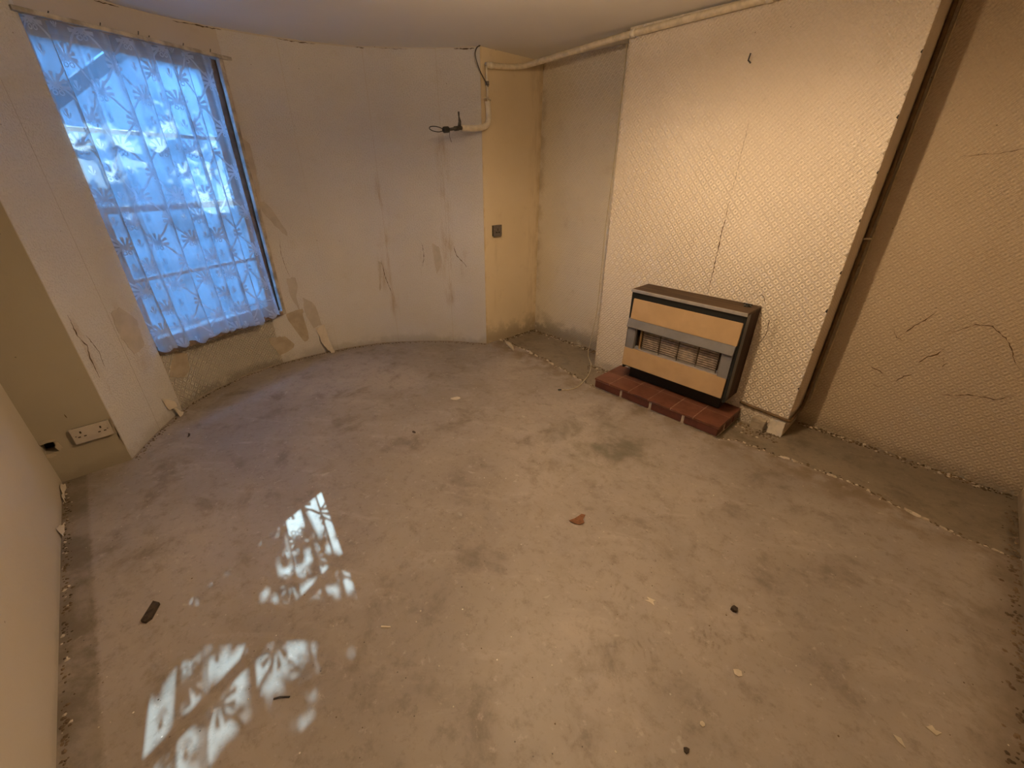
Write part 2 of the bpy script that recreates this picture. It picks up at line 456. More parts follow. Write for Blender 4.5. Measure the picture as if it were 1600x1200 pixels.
def smooth_path(K, n=8):
    K = [Vector(k) for k in K]; P = [2 * K[0] - K[1]] + K + [2 * K[-1] - K[-2]]; out = []
    for i in range(1, len(P) - 2):
        a, b, c, e = P[i - 1:i + 3]
        for j in range(n):
            t = j / n
            out.append(0.5 * ((2 * b) + (c - a) * t + (2 * a - 5 * b + 4 * c - e) * t * t + (3 * b - a - 3 * c + e) * t ** 3))
    out.append(K[-1]); return out
def tube(name, pts, rad, mat, parent=None, seg=10):
    bm = bmesh.new(); tube_bm(bm, pts, rad, seg)
    o = link(name, bm, mat, smooth=True)
    if parent: adopt(o, parent)
    return o
def lathe(bm, prof, cx, cy, seg=24):
    rings = [[bm.verts.new((cx + r * math.cos(a), cy + r * math.sin(a), z)) for a in [2 * PI * k / seg for k in range(seg)]] for r, z in prof]
    for a, b in zip(rings, rings[1:]):
        for k in range(seg): bm.faces.new((a[k], a[(k + 1) % seg], b[(k + 1) % seg], b[k]))
    return rings
def sheet(name, pts, place, mat, parent, off=0.003, th=0.002, sub=True, curl=None):
    """a ragged thin piece lying on a wall: pts are (u,v), place(u,v,off) gives the 3-D point"""
    ring = []
    n = len(pts)
    for i in range(n):
        a, b = pts[i], pts[(i + 1) % n]
        L = math.hypot(b[0] - a[0], b[1] - a[1]); k = max(1, int(L / 0.018)) if sub else 1
        for j in range(k):
            t = j / k; jx = (R.random() - .5) * 0.013 * (j > 0); jy = (R.random() - .5) * 0.013 * (j > 0)
            ring.append((a[0] + (b[0] - a[0]) * t + jx, a[1] + (b[1] - a[1]) * t + jy))
    bm = bmesh.new()
    cl = curl or (lambda u, v: 0.0)
    top = [bm.verts.new(place(u, v, off + th + cl(u, v))) for u, v in ring]
    bot = [bm.verts.new(place(u, v, off + cl(u, v))) for u, v in ring]
    k = len(ring)
    f1 = bm.faces.new(top); f2 = bm.faces.new(bot[::-1])
    for i in range(k): bm.faces.new((top[i], bot[i], bot[(i + 1) % k], top[(i + 1) % k]))
    bmesh.ops.triangulate(bm, faces=[f1, f2])
    return adopt(link(name, bm, mat), parent)
def crack(name, pts, place, w, mat, parent, off=0.0006):
    """a ragged hairline: narrow ribbon of varying width on a wall"""
    ring = []
    for i in range(len(pts) - 1):
        a, b = pts[i], pts[i + 1]; L = math.hypot(b[0] - a[0], b[1] - a[1]); k = max(2, int(L / 0.012))
        for j in range(k):
            t = j / k; ring.append((a[0] + (b[0] - a[0]) * t + (R.random() - .5) * 0.005, a[1] + (b[1] - a[1]) * t + (R.random() - .5) * 0.005))
    ring.append(pts[-1])
    bm = bmesh.new(); prev = None
    for i, (u, v) in enumerate(ring):
        a = ring[max(i - 1, 0)]; b = ring[min(i + 1, len(ring) - 1)]
        dx, dy = b[0] - a[0], b[1] - a[1]; L = math.hypot(dx, dy) or 1
        e = min(i, len(ring) - 1 - i) / max(1, len(ring) / 2)
        ww = w * 0.8 * (0.15 + 0.85 * R.random()) * (0.3 + 0.7 * min(1, e * 2))
        p = bm.verts.new(place(u - dy / L * ww, v + dx / L * ww, off)); q = bm.verts.new(place(u + dy / L * ww, v - dx / L * ww, off))
        c = bm.verts.new(place(u, v, off + 0.0008))
        if prev: bm.faces.new((prev[0], prev[2], c, p)); bm.faces.new((prev[2], prev[1], q, c))
        prev = (p, q, c)
    return adopt(link(name, bm, mat), parent)

# ---------------------------------------------------------------- the room
CZ = 2.225
XW, XR, YL, YB, YC = -2.81, 0.605, -0.53, 2.72, 3.0     # window-side wall, right wall, left wall, breast face, alcove back
BX0, BX1 = -1.84, -0.40
BAYK = [(-2.81, -.25), (-3.07, -.095), (-3.345, .12), (-3.50, .35), (-3.60, .60), (-3.63, .90), (-3.60, 1.22), (-3.53, 1.50), (-3.41, 1.745), (-3.09, 2.125), (-2.81, 2.345)]
BC = [Vector((p.x, p.y)) for p in smooth_path([(x, y, 0) for x, y in BAYK], 12)]
BS = [0.0]
for a, b in zip(BC, BC[1:]): BS.append(BS[-1] + (b - a).length)
BLEN = BS[-1]
def bay_at(u):
    """point on the bow and its normal into the room"""
    u = min(max(u, 0.0), BLEN)
    i = 0
    while i < len(BS) - 2 and BS[i + 1] < u: i += 1
    t = (u - BS[i]) / (BS[i + 1] - BS[i])
    p = BC[i].lerp(BC[i + 1], t)
    j0, j1 = max(i - 1, 0), min(i + 2, len(BC) - 1)
    d = (BC[j1] - BC[j0]).normalized()
    n = Vector((d.y, -d.x))       # to the room (+x side)
    if n.x < 0 and abs(n.x) > abs(n.y): n = -n
    return p, n
def on_bay(u, v, off=0.0):
    p, n = bay_at(u); q = p + n * off
    return (q.x, q.y, v)
WU0, WU1, WZ0, WZ1 = 0.545, 1.491, 0.415, 2.065     # window opening on the bow

# floor: old slab with the newer screed laid on it
FLOOR_B = -0.012
floor_o = box('floor', -4.05, 0.75, -0.68, 3.15, -0.2, FLOOR_B, 'slab')
struct(floor_o)
def screed():
    pts = [(XR + .02, YL - .02), (XW - .02, YL - .02), (XW - .02, -.25)]
    pts += [(p.x - .02, p.y) for p in BC[2:-2:2]] + [(XW - .02, 2.345)]
    edge = [(-2.83, 2.50), (-2.6, 2.51), (-2.2, 2.48), (-1.78, 2.40), (-1.6, 2.36), (-1.1, 2.37), (-0.66, 2.38), (-0.55, 2.43), (-0.2, 2.47), (0.05, 2.465), (0.19, 2.44), (0.42, 2.395), (0.63, 2.42)]
    out = []
    for a, b in zip(edge, edge[1:]):
        k = max(2, int((b[0] - a[0]) / 0.02))
        for j in range(k):
            t = j / k; x = a[0] + (b[0] - a[0]) * t
            out.append((x, a[1] + (b[1] - a[1]) * t + (mnoise.noise((x * 9, 1.3, 0)) * 0.022 + mnoise.noise((x * 37, 4.3, 0)) * 0.010)))
    out.append(edge[-1])
    ring = pts + out
    bm = bmesh.new()
    t = [bm.verts.new((x, y, 0.0)) for x, y in ring]; b = [bm.verts.new((x, y, FLOOR_B)) for x, y in ring]
    n = len(ring); f = bm.faces.new(t); g = bm.faces.new(b[::-1])
    for i in range(n): bm.faces.new((t[i], b[i], b[(i + 1) % n], t[(i + 1) % n]))
    bmesh.ops.triangulate(bm, faces=[f, g])
    return adopt(link('screed', bm, 'screed'), floor_o), out
screed_o, SEDGE = screed()

struct(box('ceiling', -4.05, 0.75, -0.68, 3.15, CZ, CZ + 0.12, 'ceiling'))
wl = wall('wall_left', XW - .12, XR + .12, YL - .12, YL, -0.1, CZ + .02, 'left')
wr = wall('wall_right', XR, XR + .12, YL, YC + .12, -0.1, CZ + .02, 'right')
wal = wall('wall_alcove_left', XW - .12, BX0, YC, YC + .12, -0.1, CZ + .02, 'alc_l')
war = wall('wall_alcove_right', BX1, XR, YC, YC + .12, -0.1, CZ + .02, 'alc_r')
wb = wall('wall_chimney_breast', BX0, BX1, YB, YC + .12, -0.1, CZ + .02, 'breast')
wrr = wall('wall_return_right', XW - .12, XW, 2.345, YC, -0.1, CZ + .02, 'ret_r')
# left return, with the knocked-through hole beside the left wall
HY0, HY1, HZ0, HZ1 = -0.528, -0.478, 0.175, 0.240
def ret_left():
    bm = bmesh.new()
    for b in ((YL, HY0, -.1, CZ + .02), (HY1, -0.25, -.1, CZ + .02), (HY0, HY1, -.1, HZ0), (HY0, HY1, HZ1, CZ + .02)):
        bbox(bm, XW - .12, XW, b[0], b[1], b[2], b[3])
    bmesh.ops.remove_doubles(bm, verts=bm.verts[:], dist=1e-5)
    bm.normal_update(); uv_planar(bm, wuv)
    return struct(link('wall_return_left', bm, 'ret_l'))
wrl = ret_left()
adopt(box('hole_back', XW - .119, XW - .07, HY0 - .001, HY1 + .001, HZ0 - .001, HZ1 + .001, 'void'), wrl)

def bay_wall():
    us = sorted(set([round(x, 4) for x in BS] + [WU0, WU1]))
    us = [u for u in us if not (abs(u - WU0) < 0.012 and u != WU0) and not (abs(u - WU1) < 0.012 and u != WU1)]
    zs = [-0.1, WZ0, WZ1, CZ + .02]
    bm = bmesh.new(); L = bm.loops.layers.uv.verify(); UV = {}
    def V(u, z, off):
        v = bm.verts.new(on_bay(u, z, off)); UV[v] = (u, z); return v
    inn = [[V(u, z, 0) for z in zs] for u in us]; out = [[V(u, z, -0.26) for z in zs] for u in us]
    fs = []
    for i in range(len(us) - 1):
        hole = us[i] >= WU0 - 1e-6 and us[i + 1] <= WU1 + 1e-6
        for k in range(3):
            if hole and k == 1: continue
            fs.append(bm.faces.new((inn[i][k], inn[i][k + 1], inn[i + 1][k + 1], inn[i + 1][k])))
            fs.append(bm.faces.new((out[i][k], out[i + 1][k], out[i + 1][k + 1], out[i][k + 1])))
        if hole:
            for k in (1, 2): fs.append(bm.faces.new((inn[i][k], inn[i + 1][k], out[i + 1][k], out[i][k])))
        for k in (0, 3): fs.append(bm.faces.new((inn[i][k], inn[i + 1][k], out[i + 1][k], out[i][k])))
    for u in (WU0, WU1):
        i = us.index(u); fs.append(bm.faces.new((inn[i][1], inn[i][2], out[i][2], out[i][1])))
    for i in (0, -1):
        for k in range(3): fs.append(bm.faces.new((inn[i][k], inn[i][k + 1], out[i][k + 1], out[i][k])))
    for f in bm.faces:
        for l in f.loops: l[L].uv = UV[l.vert]
    return struct(link('wall_bay', bm, 'bay', smooth=False))
wbay = bay_wall()
def paper_strip(u0, u1, z0, z1, mat, parent, th=0.0016, du=0.025):
    """one drop of wallpaper following the bow"""
    n = max(2, int((u1 - u0) / du)); bm = bmesh.new(); L = bm.loops.layers.uv.verify(); UV = {}
    rows = []
    for i in range(n + 1):
        u = u0 + (u1 - u0) * i / n; c = []
        for z in (z0, z1):
            for off in (0.0003, th):
                uu = u + (0.002 * math.sin(z * 5) if i in (0, n) else 0)
                v = bm.verts.new(on_bay(uu, z, off)); UV[v] = (u, z); c.append(v)
        rows.append(c)
    for a, b in zip(rows, rows[1:]):
        bm.faces.new((a[1], a[3], b[3], b[1])); bm.faces.new((a[0], b[0], b[2], a[2]))
        bm.faces.new((a[0], a[1], b[1], b[0])); bm.faces.new((a[2], b[2], b[3], a[3]))
    for a in (rows[0], rows[-1]): bm.faces.new((a[0], a[2], a[3], a[1]))
    for f in bm.faces:
        for l in f.loops: l[L].uv = UV[l.vert]
    o = link('wallpaper_strip', bm, mat)
    for f in o.data.polygons: f.use_smooth = False
    return adopt(o, parent)
g = 0.0016
for (u0, u1, z0, z1, mt) in ((0.004, 0.303 - g, 0.006, 2.218, 'paper'), (0.303 + g, WU0 - .004, 0.006, 2.218, 'paper'), (WU0 + .002, 0.86 - g, 0.012, WZ0 - .012, 'paper_weave'), (0.86 + g, 1.40, 0.012, WZ0 - .012, 'paper_weave'),
                             (1.40 + 2 * g, 1.86 - g, 0.006, WZ0 - .012, 'paper'), (WU1 + .03, 1.86 - g, WZ0 - .012 + .0005, 2.216, 'paper'), (1.86 + g, 2.403 - g, 0.008, 2.216, 'paper'), (2.403 + g, 2.919 - g, 0.008, 2.218, 'paper'), (2.919 + g, BLEN - .001, 0.006, 2.22, 'paper')):
    paper_strip(u0, u1, z0, z1, mt, wbay)
for (x0, x1) in ((BX0 + .001, -1.57), (-1.57, -1.04), (-1.04, -0.51), (-0.51, BX1 - .001)):
    bm = bmesh.new(); bbox(bm, x0 + .001, x1 - .001, YB - .0016, YB - .0002, 0.10 if x1 > -.6 else 0.005, 2.215); bm.normal_update(); uv_planar(bm, wuv)
    adopt(link('wallpaper_strip', bm, 'breast'), wb)
for (x0, x1) in ((BX1 + .001, 0.085), (0.087, XR - .001)):
    bm = bmesh.new(); bbox(bm, x0 + .0005, x1 - .0005, YC - .0014, YC - .0002, 0.02, 2.215); bm.normal_update(); uv_planar(bm, wuv)
    adopt(link('wallpaper_strip', bm, 'alc_r'), war)

# torn places on the bow
T = [([(1.508, 1.65), (1.554, 1.603), (1.552, 1.466), (1.55, 1.345), (1.526, 1.22), (1.524, 1.466)], 'plaster_bare'),
     ([(1.527, 1.241), (1.556, 1.24), (1.596, 1.184), (1.597, 1.14), (1.657, 1.04), (1.658, .994), (1.618, 1.043), (1.561, 1.125), (1.527, 1.18)], 'plaster_bare'),
     ([(1.582, .68), (1.647, .678), (1.65, .607), (1.604, .482), (1.626, .411), (1.581, .539)], 'plaster_bare'),
     ([(1.666, .512), (1.74, .445), (1.763, .301), (1.768, .257), (1.699, .242), (1.663, .376)], 'plaster_bare'),
     ([(1.52, .404), (1.647, .42), (1.64, .325), (1.644, .16), (1.607, .139), (1.565, .271), (1.52, .35)], 'plaster_dark'),
     ([(1.345, .236), (1.466, .224), (1.523, .138), (1.511, .113), (1.394, .074), (1.354, .172)], 'plaster_dark'),
     ([(.551, .244), (.661, .195), (.721, .221), (.746, .33), (.663, .376), (.612, .33)], 'plaster_dark'),
     ([(.324, .744), (.397, .758), (.481, .656), (.46, .503), (.36, .49), (.318, .60)], 'plaster_bare'),
     ([(2.786, .896), (2.843, .87), (2.858, .736), (2.812, .632), (2.795, .736)], 'plaster_bare'),
     ([(2.318, .754), (2.34, .74), (2.31, .519), (2.295, .491)], 'plaster_bare')]
for pts, mt in T:
    o = sheet('torn_patch', pts, on_bay, mt, wbay, off=0.0022, th=0.0012)
fl = sheet('paper_flap', [(1.712, .239), (1.788, .26), (1.79, .165), (1.82, .004), (1.787, .006), (1.738, .101)], on_bay, 'flap', wbay, off=0.004, th=0.0012, curl=lambda u, v: max(0, (0.22 - v)) * 0.22)
fl['label'] = 'curled flap of loose wallpaper'
sheet('paper_flap', [(.409, .168), (.473, .109), (.477, .069), (.421, .08)], on_bay, 'flap', wbay, off=0.003, th=0.0012, curl=lambda u, v: (u - .40) * 0.35)
sheet('paper_flap', [(.455, .10), (.50, .014), (.481, .004), (.449, .004), (.464, .05)], on_bay, 'flap', wbay, off=0.003, th=0.0012, curl=lambda u, v: max(0, .10 - v) * 0.4)
for pts, w in (([(.049, .82), (.045, .717), (.073, .656), (.054, .594), (.054, .486)], .006), ([(0.10, .70), (.13, .60), (.12, .52)], .004), ([(1.60, .98), (1.585, .86), (1.60, .74), (1.61, .69)], .002), ([(.94, 2.214), (1.05, 2.215)], .005), ([(1.30, 2.214), (1.45, 2.215), (1.55, 2.214)], .005), ([(1.86, 2.215), (2.05, 2.214), (2.10, 2.215)], .004), ([(2.36, 2.215), (2.42, 2.214)], .004), ([(2.52, 2.215), (2.72, 2.214)], .002), ([(3.05, 2.215), (3.2, 2.213)], .006), ([(2.70, .90), (2.71, .80), (2.69, .70)], .004), ([(2.97, .88), (2.99, .80), (3.06, .73), (3.08, .70)], .005), ([(2.34, .76), (2.36, .60), (2.40, .45)], .004)):
    crack('crack', pts, on_bay, w, 'crack', wbay, off=0.0022)

# cracks on the right alcove wall
on_alc = lambda u, v, off: (u, YC - off - 0.0016, v)
for pts, w in (([(-.093, .661), (-.059, .725), (-.024, .773), (.001, .82)], .004), ([(.066, .699), (.078, .727), (.124, .763), (.158, .795), (.211, .799), (.274, .757), (.308, .711), (.34, .655), (.373, .623)], .0032),
               ([(.029, .545), (.052, .59), (.081, .614), (.094, .647)], .006), ([(-.153, .464), (-.104, .449), (-.077, .426)], .004), ([(-.025, .409), (-.001, .454), (.026, .475)], .005), ([(-.106, .366), (-.064, .353)], .003),
               ([(.166, .411), (.213, .419), (.274, .447), (.33, .451), (.362, .454), (.401, .495)], .004), ([(-.163, 1.523), (-.103, 1.53), (-.044, 1.534), (.06, 1.56)], .0018), ([(-.13, .70), (-.10, .655), (-.06, .64)], .003), ([(.10, .60), (.13, .58), (.12, .55)], .003)):
    crack('crack', pts, on_alc, w, 'crack', war)
on_br = lambda u, v, off: (u, YB - off - 0.0016, v)
crack('crack', [(-1.041, .752), (-1.04, .95), (-1.039, 1.16), (-1.036, 1.30)], on_br, .0042, 'crack', wb)
crack('crack', [(-1.036, 1.30), (-1.03, 1.55), (-1.028, 1.70)], on_br, .0015, 'crack', wb)
crack('crack', [(-.76, .79), (-.735, .815), (-.72, .80), (-.70, .76)], on_br, .004, 'crack', wb)
crack('crack', [(-.66, .72), (-.65, .60), (-.68, .50)], on_br, .003, 'crack', wb)
# crumbling right arris of the breast
for k in range(22):
    z = 0.3 + k * 0.075 + R.random() * .05; s = 0.003 + R.random() * 0.006
    sheet('chipped_edge', [(BX1 - s * 1.2, z), (BX1 - .0004, z - s), (BX1 - .0004, z + s * 2), (BX1 - s * .7, z + s * 1.3)], on_br, 'plaster_dark' if k % 3 else 'gap', wb, off=0.0004, th=0.0006, sub=False)

# knocked hole rim
on_rl = lambda u, v, off: (XW + off, u, v)
for pts in ([(-.478, .175), (-.46, .19), (-.466, .225), (-.480, .236), (-.486, .20)], [(-.528, .246), (-.50, .252), (-.47, .244), (-.476, .232), (-.50, .236), (-.527, .232)], [(-.527, .176), (-.505, .172), (-.49, .160), (-.515, .152), (-.528, .158)]):
    sheet('broken_plaster', pts, on_rl, 'plaster_dark', wrl, off=0.0005, th=0.003)
sheet('bare_gap', [(-.258, .284), (-.2505, .286), (-.2505, .15), (-.2505, .10), (-.262, .19)], on_rl, 'plaster_dark', wrl, off=0.0005, th=0.0015)
crack('crack', [(-.40, .36), (-.395, .335)], on_rl, .003, 'crack', wrl)
# loose paint at the foot of the left wall
on_left = lambda u, v, off: (u, YL + off, v)
for pts in ([(-2.40, .010), (-2.30, .010), (-2.32, .050), (-2.36, .035)], [(-2.78, .006), (-2.60, .006), (-2.62, .022), (-2.74, .030)]):
    sheet('paper_flap', pts, on_left, 'flap', wl, off=0.001, th=0.0012, curl=lambda u, v: max(0, .05 - v) * .25)

# ---------------------------------------------------------------- window
wl_p, _ = bay_at(WU0); wr_p, _ = bay_at(WU1)
cdir = (wr_p - wl_p); CW = cdir.length; cdir.normalize()
nout = Vector((-cdir.y, cdir.x))
if nout.x > 0: nout = -nout
def wpt(t, off, z):
    """t along the opening, off outward from the chord"""
    p = wl_p + cdir * t + nout * off
    return (p.x, p.y, z)
def wbox(name, t0, t1, o0, o1, z0, z1, mat, parent, bev=0.0):
    bm = bmesh.new(); vs = bbox(bm, t0, t1, o0, o1, z0, z1, bev)
    for v in bm.verts: v.co = Vector(wpt(v.co.x, v.co.y, v.co.z))
    o = link(name, bm, mat)
    return adopt(o, parent) if parent else o
win = struct(empty('window_1', wpt(CW / 2, 0.12, WZ0)))
FO = 0.055                                                   # box frame set back in the reveal
wbox('frame_jamb', -0.06, 0.022, FO, FO + .11, WZ0, WZ1, 'frame_wood', win, .003)
wbox('frame_jamb', CW - .022, CW + .06, FO, FO + .11, WZ0, WZ1, 'frame_wood', win, .003)
wbox('frame_head', 0.045, CW - .045, FO, FO + .11, WZ1 - .022, WZ1, 'frame_wood', win, .003)
wbox('window_sill', 0.0, CW, -.014, FO + .14, WZ0 - .014, WZ0 + .02, 'frame_wood', win, .004)
def sash(z0, z1, o0):
    s = empty('sash', wpt(CW / 2, o0, z0)); adopt(s, win)
    def P(name, *a, bev=.003):
        o = wbox(name, *a, None or 'sash_wood', None, bev)
        o.parent = s; o.matrix_parent_inverse = (Matrix.Translation(s.location)).inverted()
        return o
    a, b = 0.023, CW - .023
    P('stile', a, a + .035, o0, o0 + .04, z0, z1); P('stile', b - .035, b, o0, o0 + .04, z0, z1)
    P('rail', a + .035, b - .035, o0, o0 + .04, z0, z0 + .045); P('rail', a + .035, b - .035, o0, o0 + .04, z1 - .035, z1)
    zm = (z0 + z1) / 2; tm = CW / 2
    P('glazing_bar', a + .035, b - .035, o0 + .008, o0 + .032, zm - .011, zm + .011)
    for (t0, t1) in ((a + .035, b - .035),):
        for (p, q) in ((z0 + .045, zm - .011), (zm + .011, z1 - .035)):
            g = wbox('pane', t0, t1, o0 + .018, o0 + .021, p, q, 'glass', None)
            g.parent = s; g.matrix_parent_inverse = (Matrix.Translation(s.location)).inverted()
    # flatten the empty's own place into the parent's
    s.matrix_parent_inverse = Matrix.Translation(win.location).inverted()
sash(WZ0 + .02, 1.255, FO + .012)
sash(1.215, WZ1 - .022, FO + .058)
# architrave bead on the right, batten over the head
bead = struct(wbox('trim_1', CW - .004, CW + .022, -.016, .012, WZ0 - .01, WZ1 + .01, 'batten', None, .004), 'thin cream bead down the right side of the window')
bat = tag(wbox('curtain_batten', -.03, CW + .075, -.035, -.006, WZ1 - .002, WZ1 + .018, 'batten', None, .004), 'old cream wooden batten across the top of the net curtain', 'batten')
for k, t in enumerate((0.10, 0.30, 0.47, 0.52, 0.70, 0.86)):
    nth = ('nearest the left end', 'second from the left end', 'third from the left end', 'fourth from the left end', 'second from the right end', 'nearest the right end')[k]
    nm = tag(tube('nail', [wpt(t, -.022, WZ1 + .016), wpt(t + .006, -.024, WZ1 + .028 + .004 * (k % 3))], .0025, 'dark_metal', None, 6), 'small rusty nail in the curtain batten, ' + nth, 'nail', 'nails in the curtain batten')

# ---------------------------------------------------------------- net curtain
def curtain():
    NU, NV = 420, 60
    t0, t1 = 0.012, 0.886
    root_o = 0.002
    bm = bmesh.new(); L = bm.loops.layers.uv.verify(); UV = {}
    def fold(t, z):
        """place on the cloth -> (along, outward): pleats whose cloth doubles back on itself"""
        k = min(1.0, (2.07 - z) / 0.35)
        th = t * 58 + 1.5 * math.sin(t * 11) + .35 * math.sin(z * 2.1 + t * 5)
        b = (0.017 + 0.012 * math.sin(t * 21 + 1.0)) * (0.45 + 0.55 * k)
        a = 0.020 * (0.5 + 0.5 * k)
        return t - b * math.sin(th), a * math.cos(th) + 0.006 * math.sin(t * 33 + 2.0 + .3 * z) + 0.003 * math.sin(t * 121 + z)
    arc = 0.0; prev = None; us = []
    for i in range(NU + 1):
        t = t0 + (t1 - t0) * i / NU; p = fold(t, 1.3)
        if prev: arc += math.hypot(p[0] - prev[0], p[1] - prev[1])
        us.append(arc); prev = p
    rows = []
    for i in range(NU + 1):
        t = t0 + (t1 - t0) * i / NU; c = []
        s = (i / NU)
        scal = 0.016 * abs(math.sin(PI * us[i] / 0.075)) + 0.014 * mnoise.noise((t * 7, 2.2, 0)) + 0.008 * math.sin(t * 58)
        zb = 0.445 - 0.03 * s - scal + (0.012 if s > .8 else 0)
        for j in range(NV + 1):
            z = 2.062 + (zb - 2.062) * j / NV
            q = (j / NV)
            ta, o = fold(t, z)
            ta += 0.012 * (s - .5) * math.sin(q * PI) + 0.013 * q * (1 - s)
            v = bm.verts.new(wpt(ta, root_o + o - 0.035 * (q ** 6), z)); UV[v] = (us[i], z); c.append(v)
        rows.append(c)
    for a, b in zip(rows, rows[1:]):
        for j in range(NV): bm.faces.new((a[j], a[j + 1], b[j + 1], b[j]))
    for f in bm.faces:
        for l in f.loops: l[L].uv = UV[l.vert]
    return link('net_curtain', bm, 'lace', smooth=True)
def ss_py(a, b, x):
    t = min(1, max(0, (x - a) / (b - a))); return t * t * (3 - 2 * t)
cur = tag(curtain(), 'white lace net curtain with palmette pattern and scalloped hem over the window', 'curtain')

# ---------------------------------------------------------------- outside: area wall, outside steps with handrail, slab added to cut the sun
def obx(name, t0, t1, o0, o1, z0, z1, mat, parent=None):
    return wbox(name, t0, t1, o0, o1, z0, z1, mat, parent)
struct(obx('ground', -4.0, 6.0, 0.27, 4.0, -0.30, -0.10, 'out_ground'))
ow = struct(obx('wall_area', -3.5, 5.0, 1.35, 1.60, -0.10, 2.22, 'out_wall'))
obx('coping', -3.5, 5.0, 1.31, 1.64, 2.22, 2.27, 'out_wall', ow)
tag(obx('sun_block_slab', -1.6, 1.00, 0.30, 0.98, 2.45, 2.57, 'out_wall'), 'grey concrete slab added outside above the window to block the sun', 'slab')  # unseen slab, added to keep sun off the upper window
rail = tag(empty('handrail', wpt(0.4, 1.0, 1.5)), 'dark sloping handrail of the steps outside the window', 'handrail')
def slope_bar(name, o, dz, half, t0=-1.2, t1=2.0, thick=0.03):
    bm = bmesh.new(); z = lambda t: 1.31 + (t - .15 - .682 * o) * 0.70 + o * 0.821 + dz
    vs = []
    for t in (t0, t1):
        for oo in (o - thick, o + thick):
            for s in (-1, 1): vs.append(bm.verts.new(wpt(t, oo, z(t) + s * half)))
    for f in ((0, 1, 3, 2), (4, 6, 7, 5), (0, 4, 5, 1), (2, 3, 7, 6), (0, 2, 6, 4), (1, 5, 7, 3)): bm.faces.new([vs[i] for i in f])
    return adopt(link(name, bm, 'rail_metal'), rail)
slope_bar('top_rail', 0.95, 0.0, 0.050)
for t in (-0.9, 1.7):
    p = wpt(t, 0.95, 0); zt = 1.31 + (t - .15 - .682 * .95) * .70 + .95 * .821
    adopt(tube('post', [(p[0], p[1], -.1), (p[0], p[1], zt)], .018, 'rail_metal', None, 8), rail)

# unseen leaf clumps, added behind the area wall to break up the sunlight
def added_shrub():
    q = random.Random(21); root = tag(empty('added_shrub', wpt(1.75, 1.95, -.1)), 'leafy bush added outside behind the area wall to break up the sunlight', 'added_shrub')
    bm = bmesh.new()
    def leaf(t, o, z, sz):
        c = Vector(wpt(t, o, z)); d = Vector((q.gauss(0, 1), q.gauss(0, 1), q.gauss(-.3, .6))).normalized(); n = Vector((q.gauss(0, 1), q.gauss(0, 1), q.gauss(0, 1))); sd = d.cross(n).normalized()
        p = [c, c + d * sz * .35 + sd * sz * .28, c + d * sz, c + d * sz * .35 - sd * sz * .28]
        bm.faces.new([bm.verts.new(x) for x in p])
    stems = []
    # clumps given as the window points their shade falls on
    for (t, z, rt, rz, n) in ((.20, 1.30, .26, .10, 420), (.42, 1.25, .10, .06, 60), (.72, 1.80, .22, .15, 460), (.30, 1.78, .3, .12, 200), (.45, 1.52, .45, .22, 150), (.62, 1.02, .3, .10, 200)):
        for _ in range(n):
            a, r = q.random() * 2 * PI, q.random() ** .5; o = q.uniform(1.75, 2.25)
            leaf(t + rt * r * math.cos(a) + .682 * o, o, z + rz * r * math.sin(a) + .821 * o, q.uniform(.045, .085))
        stems.append((t + .682 * 2.0, z + .821 * 2.0))
    adopt(link('foliage', bm, 'leaf_green'), root)
    for (t, z) in stems:
        adopt(tube('stem', smooth_path([wpt(1.75, 1.95, -.1), wpt(1.7 + (t - 1.7) * .3, 1.97, z * .5), wpt(t, 2.0, z)], 5), [.022 - .0012 * k for k in range(11)], 'dark_chip', None, 6), root)
added_shrub()

# ---------------------------------------------------------------- hearth
hearth = tag(empty('hearth', (-1.127, 2.55, FLOOR_B)), 'low red tiled hearth with brick front under the gas fire', 'hearth')
HX0, HX1, HY, HT = -1.588, -0.668, 2.380, 0.075
box('mortar_bed', HX0 + .004, HX1 - .004, HY + .006, YB - .004, FLOOR_B, .060, 'mortar', hearth, .003)
for k in range(4):
    x0 = HX0 + k * .2335
    b = box('brick', x0 + .002, x0 + .2165, HY - .001, HY + .10, .002 + (k % 2) * .002, .0605, 'brick', hearth, .005)
for k in range(2):
    y0 = HY + .125 + k * .113
    box('brick', HX1 - .10, HX1 + .0015, y0, y0 + .102, .003, .0605, 'brick', hearth, .005)
    box('brick', HX0 - .0015, HX0 + .10, y0, y0 + .102, .003, .0605, 'brick', hearth, .005)
tx = [HX0 - .003, -1.458, -1.300, -1.145, -.982, -.829, HX1 + .004]
for i in range(6):
    for (y0, y1) in ((HY - .006, HY + .160), (HY + .163, YB - .003)):
        dz = R.uniform(-.0006, .0006)
        box('tile', tx[i] + .0018, tx[i + 1] - .0018, y0, y1, .0615, HT + dz, 'tile' if R.random() < .6 else 'tile2', hearth, .0028)
bm = bmesh.new(); bbox(bm, HX0 - .001, HX1 + .002, HY - .003, YB - .003, .0585, .0738)
adopt(link('grout', bm, 'grout'), hearth)

